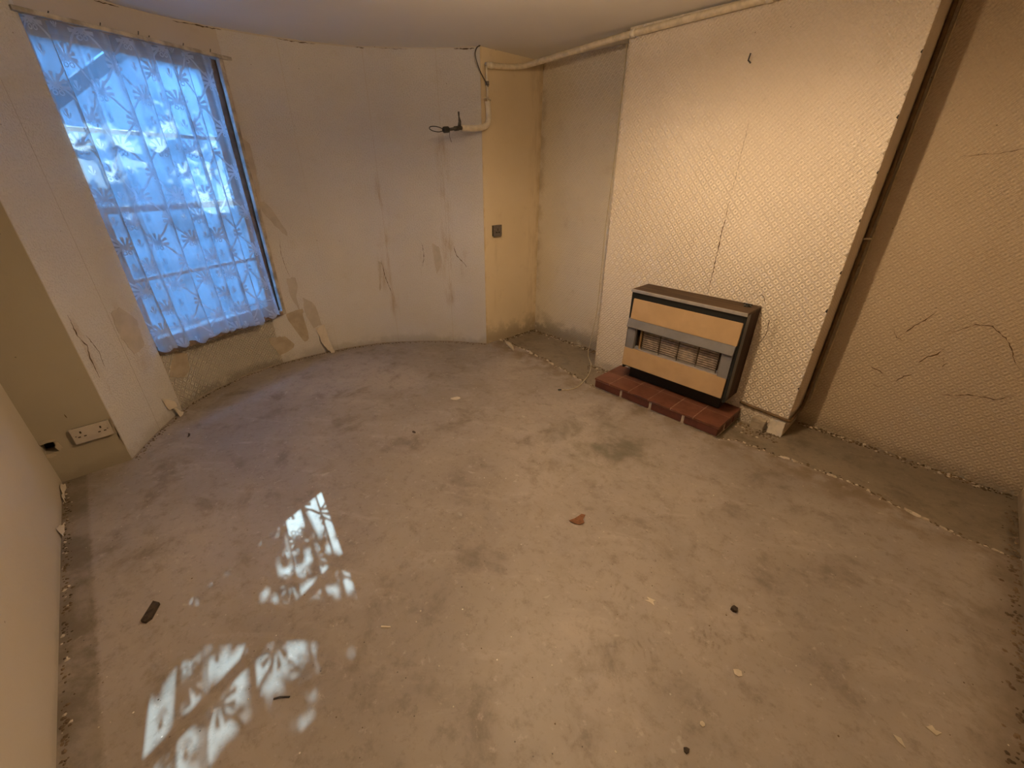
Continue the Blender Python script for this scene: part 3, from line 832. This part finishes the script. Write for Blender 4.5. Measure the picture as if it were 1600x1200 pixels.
# ---------------------------------------------------------------- gas fire
fire = tag(empty('gas_fire', (-1.09, 2.62, HT)), 'old radiant gas fire with tan panels and wood veneer top standing on the hearth', 'gas fire')
FX0, FX1 = -1.458, -0.717
box('plinth', -1.440, -.765, 2.600, 2.700, HT, .215, 'black', fire, .003)
box('casing', FX0 + .010, FX1 - .010, 2.560, 2.714, .185, .733, 'black', fire)
for x0, x1 in ((FX0, FX0 + .010), (FX1 - .010, FX1)):
    box('side_panel', x0, x1, 2.566, 2.716, .172, .735, 'side_wood', fire, .002)
part_prism('front_frame', [(2.514, .172), (2.514, .735), (2.566, .735), (2.566, .172)], FX0, FX0 + .016, 'black', fire)
part_prism('front_frame', [(2.514, .172), (2.514, .735), (2.566, .735), (2.566, .172)], FX1 - .016, FX1, 'black', fire)
box('top_fascia', FX0 + .016, FX1 - .016, 2.512, 2.56, .680, .735, 'black', fire, .002)
box('top_board', FX0 - .002, FX1 + .002, 2.505, 2.717, .735, .750, 'top_wood', fire, .0025)
box('top_trim', FX0 - .001, FX1 + .001, 2.497, 2.506, .731, .7505, 'trim_grey', fire, .002)
part_prism('upper_panel', [(2.508, .688), (2.496, .549), (2.512, .547), (2.522, .688)], -1.437, -.728, 'tan_panel', fire, .0025)
part_prism('canopy', [(2.496, .549), (2.482, .494), (2.486, .489), (2.545, .510), (2.545, .549)], -1.449, -.732, 'fire_grey', fire, .002)
for x0, x1 in ((-1.449, -1.388), (-.796, -.736)):
    box('cheek', x0, x1, 2.503, 2.545, .328, .492, 'fire_grey', fire, .002)
part_prism('lower_panel', [(2.502, .336), (2.496, .200), (2.512, .198), (2.518, .336)], -1.455, -.738, 'tan_panel', fire, .0025)
box('lower_back', -1.449, -.740, 2.518, 2.560, .185, .330, 'black', fire)
box('fire_box', -1.388, -.796, 2.557, 2.561, .328, .50, 'side_wood', fire)
part_prism('reflector', [(2.545, .330), (2.512, .338), (2.512, .342), (2.547, .350)], -1.388, -.796, 'trim_grey', fire)
# four clay radiants with ribbed faces
for k in range(4):
    x0 = -1.345 + k * .132
    bm = bmesh.new()
    bbox(bm, x0, x0 + .122, 2.546, 2.5568, .344, .492, .002)
    for r_ in range(9):
        z = .352 + r_ * .0155
        bbox(bm, x0 + .006, x0 + .116, 2.5405, 2.547, z, z + .009, .0015, 1)
    adopt(link('radiant', bm, 'radiant'), fire)
# wire grille: frame, bars
gr = empty('grille', (-1.09, 2.515, .41)); adopt(gr, fire)
def gpart(o):
    o.parent = gr; o.matrix_parent_inverse = Matrix.Translation(gr.location).inverted()
    return o
adopt(gr, fire)
GX0, GX1, GZ0, GZ1 = -1.384, -.800, .336, .486
gpart(tube('grille_frame', [(GX0, 2.512, GZ0), (GX1, 2.512, GZ0), (GX1, 2.512, GZ1), (GX0, 2.512, GZ1), (GX0, 2.512, GZ0)], .0036, 'trim_grey', None, 6))
for k in range(9):
    z = GZ0 + .020 + k * .0150
    gpart(tube('bar', [(GX0 + .045, 2.520, z), (GX1 - .012, 2.520, z)], .0022, 'grille', None, 6))
for k in range(5):
    x = GX0 + .055 + k * (GX1 - .014 - GX0 - .055) / 4
    gpart(tube('upright', [(x, 2.516, GZ0), (x, 2.515, (GZ0 + GZ1) / 2), (x, 2.516, GZ1)], .0022, 'grille', None, 6))
adopt(tube('brass_strip', [(GX0 + .034, 2.525, GZ0), (GX0 + .034, 2.525, GZ1)], .008, 'brass', None, 8), fire)
# control on the top
knob = empty('control_knob', (-.775, 2.655, .750)); adopt(knob, fire)
bm = bmesh.new(); rg = lathe(bm, [(.022, .750), (.022, .754), (.012, .755), (.010, .762), (0.0005, .763)], -.775, 2.655, 20)
o = link('dial', bm, 'black', smooth=True); o.parent = knob; o.matrix_parent_inverse = Matrix.Translation(knob.location).inverted()
bm = bmesh.new(); bbox(bm, -.800, -.750, 2.651, 2.659, .759, .766, .002)
o = link('lever', bm, 'rubber'); o.parent = knob; o.matrix_parent_inverse = Matrix.Translation(knob.location).inverted()

# ---------------------------------------------------------------- pipes and cables
hp = tag(empty('heating_pipe', (-2.77, 2.386, 2.12)), 'thick cream painted pipe running below the ceiling over the chimney breast', 'pipe')
adopt(tube('pipe', smooth_path([(-2.782, 2.375, 2.118), (-2.782, 2.50, 2.128), (-2.775, 2.62, 2.138), (-2.72, 2.682, 2.145), (-2.62, 2.692, 2.150), (-2.2, 2.694, 2.168), (-1.84, 2.695, 2.185), (-1.06, 2.695, 2.199), (-.40, 2.697, 2.203), (.04, 2.697, 2.204), (XR - .001, 2.697, 2.205)], 6), .0185, 'cream_pipe', None, 14), hp)
for x, y, z in ((-1.80, 2.695, 2.1862), (-1.05, 2.695, 2.199), (-.46, 2.697, 2.2028)):
    adopt(tube('collar', [(x - .016, y, z), (x + .016, y, z)], .0205, 'white_paint', None, 14), hp)
adopt(tube('collar', [(-2.782, 2.40, 2.120), (-2.782, 2.43, 2.1225)], .021, 'white_paint', None, 14), hp)

vp = tag(empty('capped_pipe', (-2.775, 2.385, 1.75)), 'short cream pipe bending to a valve on the edge of the bow', 'pipe')
adopt(tube('riser', smooth_path([(-2.784, 2.378, 2.112), (-2.784, 2.382, 2.05), (-2.786, 2.387, 1.97), (-2.784, 2.388, 1.90)], 4), .009, 'cream_pipe', None, 10), vp)
adopt(tube('elbow', smooth_path([(-2.784, 2.384, 1.905), (-2.782, 2.390, 1.84), (-2.778, 2.384, 1.785), (-2.772, 2.350, 1.748), (-2.770, 2.28, 1.730), (-2.770, 2.20, 1.724), (-2.770, 2.125, 1.721)], 6), .0205, 'white_paint', None, 14), vp)
adopt(tube('clip', [(-2.808, 2.366, 1.915), (-2.775, 2.366, 1.925), (-2.768, 2.39, 1.92), (-2.775, 2.405, 1.912)], .005, 'cream_pipe', None, 6), vp)
adopt(tube('pipe_joint', [(-2.784, 2.383, 2.025), (-2.784, 2.385, 2.0)], .0135, 'grey_metal', None, 8), vp)
gv = tag(empty('gas_valve', (-2.77, 2.06, 1.71)), 'tarnished metal lever valve with black cap on the cut pipe end', 'valve')
adopt(tube('valve_body', [(-2.77, 2.126, 1.721), (-2.77, 2.10, 1.719), (-2.77, 2.095, 1.718), (-2.77, 2.06, 1.713), (-2.77, 2.055, 1.712), (-2.77, 2.00, 1.704)], [.012, .012, .015, .015, .0095, .0095], 'dark_metal', None, 10), gv)
adopt(tube('lever', [(-2.772, 2.105, 1.725), (-2.772, 2.112, 1.758), (-2.772, 2.106, 1.79), (-2.772, 2.104, 1.818)], [.013, .010, .0045, .0065], 'dark_metal', None, 8), gv)
adopt(tube('cap', [(-2.77, 2.012, 1.706), (-2.77, 2.005, 1.705), (-2.77, 1.97, 1.701), (-2.77, 1.963, 1.70)], [.014, .020, .020, .014], 'rubber', None, 12), gv)
ring = smooth_path([(-2.77, 1.965, 1.706), (-2.765, 1.91, 1.716), (-2.762, 1.862, 1.714), (-2.762, 1.845, 1.703), (-2.764, 1.87, 1.690), (-2.768, 1.92, 1.686), (-2.77, 1.965, 1.694)], 6)
adopt(tube('wire_loop', ring, .0028, 'rubber', None, 6), gv)
adopt(tube('wire_tail', [(-2.772, 2.02, 1.70), (-2.776, 2.018, 1.665), (-2.778, 2.035, 1.63)], .002, 'grey_metal', None, 5), gv)
tag(tube('loose_wire', smooth_path([(-2.795, 2.335, CZ), (-2.79, 2.30, 2.205), (-2.79, 2.285, 2.16), (-2.788, 2.318, 2.085), (-2.775, 2.365, 2.015), (-2.768, 2.38, 1.99)], 6), .0035, 'dark_metal', None, 6), 'thin dark wire hanging from the ceiling beside the capped pipe', 'wire')

cb = smooth_path([(-1.868, 2.745, CZ), (-1.868, 2.742, 1.82), (-1.874, 2.742, 1.42), (-1.886, 2.742, 1.1), (-1.884, 2.742, .75), (-1.886, 2.742, .43), (-1.925, 2.75, .17), (-1.955, 2.775, .05), (-1.95, 2.79, FLOOR_B + .004), (-1.86, 2.70, FLOOR_B + .004), (-1.76, 2.54, FLOOR_B + .006), (-1.70, 2.40, .004), (-1.668, 2.28, .004), (-1.68, 2.20, .004), (-1.722, 2.144, .004)], 8)
tc = tag(empty('aerial_cable', (-1.88, 2.74, 0)), 'thin cream cable down the left edge of the chimney breast ending on the floor', 'cable')
adopt(tube('cord', cb, .0036, 'cable_cream', None, 8), tc)
adopt(tube('plug_end', [(-1.719, 2.148, .006), (-1.736, 2.128, .006)], .006, 'dark_metal', None, 8), tc)

gp = tag(empty('gas_supply_pipe', (-.385, 2.98, 0)), 'dark pipe in the corner beside the chimney breast turning along its foot', 'pipe')
adopt(tube('pipe', smooth_path([(-.388, 2.982, CZ), (-.386, 2.982, 1.6), (-.386, 2.982, .8), (-.386, 2.982, .20), (-.386, 2.972, .125), (-.386, 2.93, .108), (-.386, 2.80, .106), (-.386, 2.735, .106), (-.392, 2.708, .107), (-.43, 2.706, .108), (-.52, 2.707, .112), (-.68, 2.708, .120)], 6), .0095, 'brown_pipe', None, 10), gp)
adopt(tube('clip', [(-.399, 2.975, 1.14), (-.386, 2.970, 1.142), (-.374, 2.976, 1.142), (-.368, 2.992, 1.14)], .0045, 'cream_pipe', None, 6), gp)
tag(tube('telephone_cable', smooth_path([(-.362, 2.9925, CZ), (-.364, 2.9925, 1.6), (-.362, 2.9925, .8), (-.364, 2.9925, .15)], 6), .0045, 'cable_cream', None, 8), 'thin tan cable running down the wall next to the dark corner pipe', 'cable')

# remnants at the breast foot
def lump(name, x0, x1, y0, y1, z0, z1, mat, seed, amp=.006):
    bm = bmesh.new(); bbox(bm, x0, x1, y0, y1, z0, z1)
    bmesh.ops.subdivide_edges(bm, edges=bm.edges[:], cuts=3, use_grid_fill=True)
    for v in bm.verts:
        n = mnoise.noise_vector(v.co * 28 + Vector((seed, 0, 0))); v.co += Vector((n.x, n.y if v.co.y < y1 - 1e-4 else 0, n.z if v.co.z > z0 + 1e-4 else 0)) * amp
    return link(name, bm, mat)
tag(lump('skirting_block', -.482, -.402, 2.695, 2.7175, FLOOR_B, .085, 'white_paint', 1.0, .003), 'short white painted skirting offcut at the chimney breast corner', 'skirting')
tag(lump('mortar_lump', -.580, -.505, 2.682, 2.7175, FLOOR_B, .060, 'plaster_dark', 5.0), 'grey lump of mortar between the hearth and the white skirting offcut', 'mortar lump')

# ---------------------------------------------------------------- sockets
ds = tag(empty('double_socket', (XW, -.336, .19)), 'ivory double socket plate low on the left wall return', 'socket')
box('back_box', XW + .0003, XW + .016, -.405, -.267, .195, .271, 'gap', ds)
box('faceplate', XW + .014, XW + .022, -.412, -.263, .190, .276, 'socket_white', ds, .003)
for cy in (-.376, -.300):
    for (dy, dz, w, h) in ((0, .014, .0035, .006), (-.011, -.010, .005, .0028), (.011, -.010, .005, .0028)):
        box('pin_slot', XW + .0215, XW + .0224, cy + dy - w, cy + dy + w, .236 + dz - h, .236 + dz + h, 'gap', ds)
for cy in (-.398, -.277): box('screw', XW + .0215, XW + .0226, cy - .003, cy + .003, .230, .236, 'grey_metal', ds)
sk = tag(empty('single_socket', (XW, 2.476, .95)), 'small grey metal single socket on the yellowed wall return', 'socket')
box('back_box', XW + .0003, XW + .020, 2.433, 2.519, .955, 1.041, 'dark_metal', sk)
box('faceplate', XW + .019, XW + .026, 2.430, 2.522, .952, 1.044, 'grey_metal', sk, .003)
for (y, z, w, h) in ((2.476, 1.008, .004, .009), (2.463, .985, .008, .0045), (2.489, .985, .008, .0045)):
    box('pin_slot', XW + .0255, XW + .0266, y - w, y + w, z - h, z + h, 'rubber', sk)

# nail in the breast
tag(tube('wall_nail', [(-1.088, YB - .001, 1.955), (-1.09, YB - .03, 1.962), (-1.084, YB - .034, 1.99)], .004, 'dark_metal', None, 6), 'bent dark nail high on the chimney breast', 'nail')

# ---------------------------------------------------------------- things lying on the floor
def chip(name, x, y, pts, th, mat, label, cat, z=0.0, bend=0.0, rot=0.0, group=None):
    bm = bmesh.new(); ca, sa = math.cos(rot), math.sin(rot)
    q = [(x + a * ca - b * sa, y + a * sa + b * ca, z + bend * (a * a + b * b) ** .5) for a, b in pts]
    t = [bm.verts.new((a, b, c + th)) for a, b, c in q]; b_ = [bm.verts.new((a, b, c)) for a, b, c in q]
    n = len(q); ct = bm.verts.new((x, y, z + th * 1.15)); cb_ = bm.verts.new((x, y, z))
    for i in range(n):
        j = (i + 1) % n
        bm.faces.new((t[i], t[j], ct)); bm.faces.new((b_[j], b_[i], cb_)); bm.faces.new((t[i], b_[i], b_[j], t[j]))
    return tag(link(name, bm, mat), label, cat, group)
def blob(n, r, seed, el=1.0):
    q = random.Random(seed)
    return [(r * el * math.cos(2 * PI * k / n) * q.uniform(.65, 1.1), r * math.sin(2 * PI * k / n) * q.uniform(.65, 1.1)) for k in range(n)]
chip('brown_flake', -.826, 1.218, [(-.040, -.012), (-.012, .006), (.022, .034), (.040, .028), (.026, .002), (.030, -.020), (.010, -.034), (-.016, -.030)], .0015, 'leaf', 'rust brown dried flake in the middle of the floor', 'flake', bend=.10, rot=.75)
chip('dark_chip', -1.607, -.285, [(-.042, -.012), (-.030, .014), (.030, .016), (.044, .004), (.036, -.014)], .012, 'dark_chip', 'dark brown wood chip on the floor near the left wall', 'wood chip', rot=-.55)
chip('dark_chip', -.143, 1.290, blob(8, .014, 3), .012, 'dark_chip', 'small black lump on the floor in the right foreground', 'lump')
chip('white_flake', -2.149, 1.495, blob(9, .026, 5, 1.4), .003, 'crumb_white', 'bright white oval flake on the floor in front of the bow', 'flake', rot=.9)
chip('white_flake', -.047, 1.072, blob(6, .015, 9), .003, 'crumb_white', 'pale five-sided flake on the floor beyond the shoe prints', 'flake')
chip('white_flake', .407, 1.329, [(-.016, -.006), (-.004, .012), (.004, .004), (.018, .008), (.008, -.012)], .003, 'crumb_white', 'white jagged flake on the floor at the far right', 'flake')
chip('white_flake', .341, 1.223, [(-.014, .006), (.004, .010), (.016, -.010), (.0, -.006)], .003, 'crumb_white', 'white pointed flake on the floor, nearer of the far right pair', 'flake')
chip('paper_scrap', -.375, 1.092, [(-.022, -.004), (-.004, .004), (-.016, .014), (.018, .012), (.010, .004), (.016, -.012), (-.002, -.004)], .002, 'crumb_white', 'folded zigzag paper scrap on the floor by the shoe prints', 'paper scrap', rot=.4)
chip('splinter', -.97, .313, [(-.017, -.003), (-.017, .003), (.017, .003), (.017, -.002)], .003, 'crumb_white', 'short pale splinter on the floor beside the sun patches', 'splinter', rot=.75)
chip('bark_sliver', -2.885, .025, [(-.024, -.006), (-.01, .006), (.012, .007), (.026, -.002), (.008, -.001), (-.01, -.004)], .004, 'dark_chip', 'thin dark sliver on the floor below the window', 'sliver', rot=-.3)
chip('white_flake', -.065, .850, blob(6, .009, 12), .003, 'crumb_white', 'tiny white crumb on the floor at the bottom right of the shoe prints', 'crumb')
chip('dark_chip', -.067, .755, blob(6, .009, 14), .005, 'dark_chip', 'tiny black crumb on the floor at the bottom of the view', 'crumb')
chip('dark_chip', -1.98, 1.05, blob(6, .010, 15, 1.6), .003, 'dark_chip', 'small grey-brown crumb on the bluish part of the floor', 'crumb')
chip('twig', -.985, -.03, [(-.024, -.0025), (-.006, .001), (.022, -.001), (.024, .003), (-.006, .005), (-.024, .0015)], .003, 'dark_chip', 'short curved dark twig on the floor below the lower sun patch', 'twig', rot=.9)
chip('plaster_shard', -2.62, 2.47, [(-.11, -.012), (-.05, .018), (.06, .014), (.13, -.006), (.05, -.016), (-.05, -.022)], .012, 'crumb_white', 'long white plaster shard on the floor edge by the left alcove', 'plaster shard', z=0.0, rot=-.45)

# uncountable grit
def grit(name, pts, mat, label, cat):
    bm = bmesh.new()
    for (x, y, z, s) in pts:
        n = R.choice((5, 6)); h = s * R.uniform(.35, .8); a0 = R.random() * 6
        base = [bm.verts.new((x + s * R.uniform(.6, 1.2) * math.cos(a0 + 2 * PI * k / n), y + s * R.uniform(.6, 1.2) * math.sin(a0 + 2 * PI * k / n), z)) for k in range(n)]
        tp = bm.verts.new((x + s * R.uniform(-.3, .3), y + s * R.uniform(-.3, .3), z + h)); bt = bm.verts.new((x, y, z - .0005))
        for k in range(n): bm.faces.new((base[k], base[(k + 1) % n], tp)); bm.faces.new((base[(k + 1) % n], base[k], bt))
    o = tag(link(name, bm, mat), label, cat); o['kind'] = 'stuff'
    return o
B, Wt = [], []
def along(a, b, n, spread, smin, smax, lst, z):
    for _ in range(n):
        t = R.random(); px, py = a[0] + (b[0] - a[0]) * t, a[1] + (b[1] - a[1]) * t
        d = abs(R.gauss(0, 1)) * spread
        dx, dy = b[0] - a[0], b[1] - a[1]; L = math.hypot(dx, dy)
        lst.append((px - dy / L * d, py + dx / L * d, z, R.uniform(smin, smax)))
ZB = FLOOR_B
# direction chosen so the spread goes into the room
along((-1.86, YC - .012), (-2.78, YC - .012), 170, .035, .003, .012, B, ZB); along((-1.86, YC - .012), (-2.78, YC - .012), 60, .04, .004, .014, Wt, ZB)
along((XW + .01, YC - .01), (XW + .01, 2.40), 120, .025, .003, .010, B, 0.0 - .006); along((XW + .01, YC - .02), (XW + .01, 2.40), 30, .03, .003, .010, Wt, -.006)
along((XR - .01, YC - .012), (BX1 + .02, YC - .012), 260, .022, .003, .010, B, ZB); along((XR - .01, YC - .012), (BX1 + .02, YC - .012), 70, .02, .003, .013, Wt, ZB)
along((BX1, 2.70), (-.66, 2.70), 90, .05, .003, .010, B, ZB); along((BX1, 2.70), (-.66, 2.70), 14, .06, .003, .010, Wt, ZB)
along((-1.60, 2.70), (-1.86, 2.72), 70, .05, .003, .012, B, ZB); along((-1.60, 2.70), (-1.86, 2.72), 30, .05, .003, .012, Wt, ZB)
along((XR - .008, 0.2), (XR - .008, 2.9), 330, .022, .003, .010, B, 0.0)
along((XW + .02, YL + .008), (-.8, YL + .008), 240, .012, .002, .007, B, 0.0); along((XW + .02, YL + .006), (-.8, YL + .006), 40, .010, .002, .008, Wt, 0.0)
for a, b in zip(BC[::-1], BC[::-1][1:]):
    a2, b2 = (a.x + .006, a.y), (b.x + .006, b.y)
    along(b2, a2, 0, 0, 0, 0, B, 0)
    for _ in range(4):
        t = R.random(); p = a.lerp(b, t); _, n_ = (None, Vector((1, (1.05 - p.y) * .9)).normalized())
        d = abs(R.gauss(0, 1)) * .012 + .006
        B.append((p.x + n_.x * d, p.y + n_.y * d, 0.0, R.uniform(.002, .008)))
        if R.random() < .2: Wt.append((p.x + n_.x * d * 2, p.y + n_.y * d * 2, 0.0, R.uniform(.002, .007)))
for x, y in SEDGE:
    if -1.6 < x < -.66: continue
    for _ in range(5): B.append((x + R.gauss(0, .012), y + R.gauss(.012, .014), ZB + .001, R.uniform(.003, .010)))
    for _ in range(2): Wt.append((x + R.gauss(0, .015), y + R.gauss(.0, .010), -.004, R.uniform(.003, .012)))
for _ in range(160):
    Wt.append((R.uniform(-2.9, .5), R.uniform(-.45, 2.3), 0.0, R.uniform(.0012, .0035)))
for _ in range(200):
    B.append((R.uniform(-2.9, .5), R.uniform(-.45, 2.3), 0.0, R.uniform(.0012, .0035)))
grit('brown_grit', B, 'crumb_brown', 'brown grit and dirt gathered along the wall feet', 'grit')
grit('plaster_crumbs', Wt, 'crumb_white', 'pale plaster crumbs scattered along the broken floor edge', 'crumbs')
# bigger pale flakes of broken edge, parts of the screed
for k in range(46):
    x, y = R.choice(SEDGE)
    if -1.62 < x < -.6: continue
    s = R.uniform(.012, .034)
    bm = bmesh.new(); pts = blob(7, s * .5, 100 + k, 1.9); an = R.uniform(-.5, .5) + (-.35 if x > 0.1 else -.15)
    ca, sa = math.cos(an), math.sin(an)
    t = [bm.verts.new((x + a * ca - b * sa, y + .004 + a * sa + b * ca, .0025 + R.uniform(0, .003))) for a, b in pts]
    b_ = [bm.verts.new((v.co.x, v.co.y, -.010)) for v in t]
    bm.faces.new(t)
    for i in range(7): bm.faces.new((t[i], b_[i], b_[(i + 1) % 7], t[(i + 1) % 7]))
    o = link('edge_flake', bm, 'crumb_white' if k % 3 == 0 else 'mortar'); o.parent = floor_o

# ---------------------------------------------------------------- pendant lamp (just above the frame)
LX, LY = -1.0, 1.2
lamp = tag(empty('pendant_lamp', (LX, LY, CZ)), 'pendant lamp with a shallow parchment shade hanging from the ceiling', 'lamp')
bm = bmesh.new(); lathe(bm, [(.0005, CZ - .001), (.045, CZ - .001), (.040, CZ - .022), (.008, CZ - .030), (.0005, CZ - .030)], LX, LY); adopt(link('ceiling_rose', bm, 'white_paint', smooth=True), lamp)
adopt(tube('flex', [(LX, LY, CZ - .03), (LX, LY, 2.06)], .0035, 'white_paint', None, 8), lamp)
adopt(tube('lamp_holder', [(LX, LY, 2.07), (LX, LY, 2.06), (LX, LY, 2.02)], [.012, .017, .017], 'white_paint', None, 12), lamp)
bm = bmesh.new(); lathe(bm, [(.012, 2.02), (.016, 2.008), (.027, 1.99), (.031, 1.975), (.027, 1.956), (.014, 1.945), (.0005, 1.943)], LX, LY, 18); adopt(link('bulb', bm, 'bulb', smooth=True), lamp)
bm = bmesh.new(); lathe(bm, [(.14, 1.950), (.124, 1.998), (.1235, 1.997), (.1395, 1.949), (.14, 1.950)], LX, LY, 32); 
bmesh.ops.rotate(bm, verts=bm.verts[:], cent=(LX, LY, 1.985), matrix=Matrix.Rotation(math.radians(8), 3, Vector((0.6, -0.8, 0))))
adopt(link('lamp_shade', bm, 'shade', smooth=True), lamp)
